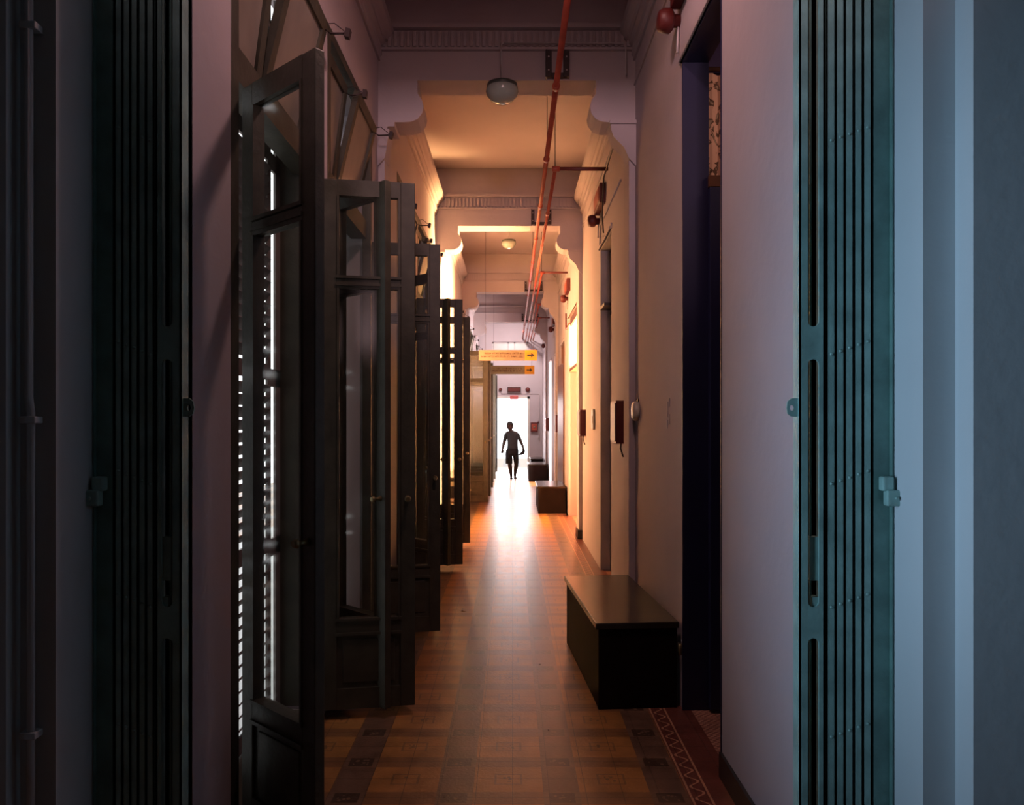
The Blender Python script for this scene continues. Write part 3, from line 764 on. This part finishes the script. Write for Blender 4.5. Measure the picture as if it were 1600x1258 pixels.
# ================================================================== PERSON
def skin_mesh(name, verts, edges, m, parent, root=0, sub=2):
    me = bpy.data.meshes.new(name); me.from_pydata([v[:3] for v in verts], edges, []); me.update()
    o = bpy.data.objects.new(name, me); COL.objects.link(o)
    md = o.modifiers.new('skin', 'SKIN'); md.use_smooth_shade = True; md.branch_smoothing = .4
    for i, v in enumerate(verts):
        sv = me.skin_vertices[0].data[i]; rx, ry = v[3], (v[4] if len(v) > 4 else v[3]); sv.radius = (rx, ry); sv.use_root = (i == root)
    ss = o.modifiers.new('sub', 'SUBSURF'); ss.levels = sub; ss.render_levels = sub
    dg = bpy.context.evaluated_depsgraph_get(); ev = o.evaluated_get(dg)
    nm = bpy.data.meshes.new_from_object(ev); nm.name = name
    o.modifiers.clear(); o.data = nm; nm.materials.clear(); nm.materials.append(m)
    for p in nm.polygons: p.use_smooth = True
    o.parent = parent; bpy.data.meshes.remove(me); return o
YP = 19.95; K = YP/F
r = empty('person', (0, YP, 0))
def q(px, py, y=0): return ((px-800)*K, y, EYE+(655-py)*K)
V = []; E = []
def add(p, r1, r2=None, link=None):
    V.append((*p, r1, r2 or r1)); i = len(V)-1
    if link is not None: E.append((link, i))
    return i
pel = add(q(800, 703), .125, .09)
waist = add(q(800.5, 695), .115, .085, pel)
chest = add(q(800.5, 683.5), .15, .10, waist)
neckb = add(q(799.5, 675.5), .085, .07, chest)
neck = add(q(798.2, 671.8, -.01), .047, .05, neckb)
head = add(q(797, 668, -.03), .085, .095, neck)
top = add(q(796.6, 664, -.03), .095, .11, head)
add(q(796.5, 660.8, -.02), .045, .06, top)
for sgn, sh, el, wr, hd in ((-1, (791.8, 678), (788.0, 690), (785.9, 699), (784.8, 703.5)), (1, (807.5, 678), (812.8, 688), (816.6, 697), (818.0, 701.5))):
    s0 = add(q(*sh), .065, .065, neckb)
    e0 = add(q(*el, .03 if sgn < 0 else .0), .046, .046, s0)
    w0 = add(q(*wr, -.04), .031, .033, e0)
    h0 = add(q(*hd, -.06), .030, .018, w0)
    base = V[h0]
    for k in range(4):
        f1 = add((base[0]+(-.024+.016*k), base[1]-.012-.004*k, base[2]-.045-(.006 if k in (1,2) else 0)), .0085, .0085, h0)
        f2 = add((base[0]+(-.026+.0165*k)+(.004*sgn), base[1]-.024, base[2]-.082-(.008 if k in (1,2) else 0)), .0075, .0075, f1)
    t1 = add((base[0]-sgn*.034, base[1]-.02, base[2]-.01), .010, .010, h0)
    add((base[0]-sgn*.042, base[1]-.032, base[2]-.04), .008, .008, t1)
for hip, kn, an, toe in (((795.6, 708), (796.6, 726, -.06), (798.8, 743.5, -.02), (799.3, 746.6, -.20)), ((805, 708), (806.8, 726, .02), (804.6, 742.5, .16), (805.2, 744.6, .0))):
    h_ = add(q(*hip), .085, .085, pel); k_ = add(q(*kn), .060, .060, h_)
    c_ = add(((q(*kn)[0]*.6+q(*an)[0]*.4), (kn[2]*.6+an[2]*.4)+.02, (q(*kn)[2]*.62+q(*an)[2]*.38)), .056, .060, k_)
    a_ = add((q(*an)[0], an[2], max(q(*an)[2], .075)), .038, .040, c_)
    he = add((q(*an)[0], an[2]+.02, .040), .03, .03, a_)
    to = add((q(*toe)[0], toe[2]+.03, .030), .036, .020, he)
    add((q(*toe)[0], toe[2]-.02, .026), .032, .016, to)
skin_mesh('body', V, E, SKIN, r)
# face details: nose, ears, brow as part of a small mesh child, hair cap
hx, hy, hz = q(796.8, 665.5, -.03)
mb = MB().lathe((hx, hy-.082, hz+.005), (0,-.9,-.45), [(0,.012),(.012,.011),(.024,.006)], 8)
mb.build('nose', SKIN, r)
for s_ in (-1, 1):
    MB().lathe((hx+s_*.074, hy+.005, hz), (s_,.1,0), [(0,.018),(.008,.024),(.014,.015)], 10).build('ear', SKIN, r)
    MB().lathe((hx+s_*.028, hy-.079, hz+.018), (0,-1,0), [(0,.010),(.005,.008),(.008,.003)], 8).build('eye', SIGNW, r)
MB().box(hx-.022, hx+.022, hy-.085, hy-.076, hz-.038, hz-.030, bev=.003).build('mouth', REDB, r)
hb = MB(); prof = []
nlat, nlon = 8, 18; rows = []
for i in range(nlat+1):
    th = PI*.5*i/nlat*1.12; row = []
    for j in range(nlon):
        ph = 2*PI*j/nlon; rr = math.sin(th)
        z = math.cos(th)*.098; y = rr*math.sin(ph)*.108; x = rr*math.cos(ph)*.088
        if y < -.06 and z < .03: z = max(z, .03)
        row.append(hb.b.verts.new((hx+x, hy+.008+y, hz+.022+z)))
    rows.append(row)
for i in range(nlat):
    for j in range(nlon):
        f = hb.b.faces.new((rows[i][j], rows[i][(j+1) % nlon], rows[i+1][(j+1) % nlon], rows[i+1][j])); f.smooth = True
bmesh.ops.remove_doubles(hb.b, verts=hb.b.verts, dist=.0005)
hb.build('hair', HAIR, r)
# clothes: lofted shells over the body
def loft(mb, secs, n=18):
    prev = None
    for (px, py, yy, hw, ry) in secs:
        c = q(px, py, yy); rg = [mb.b.verts.new((c[0]+hw*K*math.copysign(abs(math.cos(2*PI*k/n))**.8, math.cos(2*PI*k/n)), c[1]+ry*math.sin(2*PI*k/n), c[2])) for k in range(n)]
        if prev:
            for k in range(n):
                f = mb.b.faces.new((prev[k], prev[(k+1) % n], rg[(k+1) % n], rg[k])); f.smooth = True
        else: mb.b.faces.new(rg)
        prev = rg
    mb.b.faces.new(prev[::-1]); return mb
mb = loft(MB(), [(799, 674.2, -.01, 3.6, .065), (799.4, 675.6, 0, 6.0, .085), (799.8, 677.2, 0, 8.2, .11), (800.2, 680, 0, 9.2, .13), (800.8, 685, 0, 8.4, .135), (801, 690, 0, 7.9, .13), (801, 696, 0, 7.9, .13), (801, 703, 0, 8.5, .14)])
loft(mb, [(793.2, 676.4, 0, 3.0, .06), (791.2, 679, 0, 3.4, .07), (789.9, 684, .01, 3.0, .065), (788.8, 688.5, .02, 2.6, .06)])
loft(mb, [(806.4, 676.4, 0, 3.0, .06), (808.4, 679, 0, 3.3, .07), (810.3, 683.5, 0, 2.9, .065), (812.2, 687.5, 0, 2.4, .06)])
mb.build('tshirt', SHIRT, r)
mb = loft(MB(), [(801, 700.5, 0, 8.2, .145), (800.4, 704, 0, 9.6, .15), (800, 708, 0, 9.9, .155), (799.8, 712, 0, 9.9, .15)])
loft(mb, [(795.2, 709, 0, 5.0, .13), (795.3, 715, -.02, 5.3, .125), (795.4, 724.3, -.05, 5.2, .12)])
loft(mb, [(805, 709, 0, 4.8, .13), (806, 715, .01, 4.3, .12), (807, 723.6, .02, 3.2, .11)])
mb.build('shorts', SHORTS, r)
for (px, y0) in ((799.2, -.19), (805.0, 0.0)):
    x = (px-800)*K
    MB().box(x-.045, x+.045, y0-.02, y0+.24, 0, .016, bev=.006).tube([(x-.042, y0+.08, .016), (x-.03, y0+.07, .06), (x, y0+.05, .072), (x+.03, y0+.07, .06), (x+.042, y0+.08, .016)], .008, 6).build('sandal', HAIR, r)
tag(r, 'person in dark t-shirt and black shorts walking in the bright end doorway', 'person')
# cloth pouch held in the hand at image right
hx2, hz2 = q(817.6, 703)[0], q(817.6, 703)[2]
mb = MB().prism([(hx2+.02, hz2+.06), (hx2+.045, hz2-.02), (hx2+.03, hz2-.10), (hx2-.03, hz2-.13), (hx2-.11, hz2-.14), (hx2-.17, hz2-.15), (hx2-.10, hz2-.10), (hx2-.03, hz2-.03)], 'Y', YP-.10, YP-.065)
o = mb.build('held_cloth', SHORTS)
tag(o, 'small black cloth held in the hand of the walking person', 'cloth')
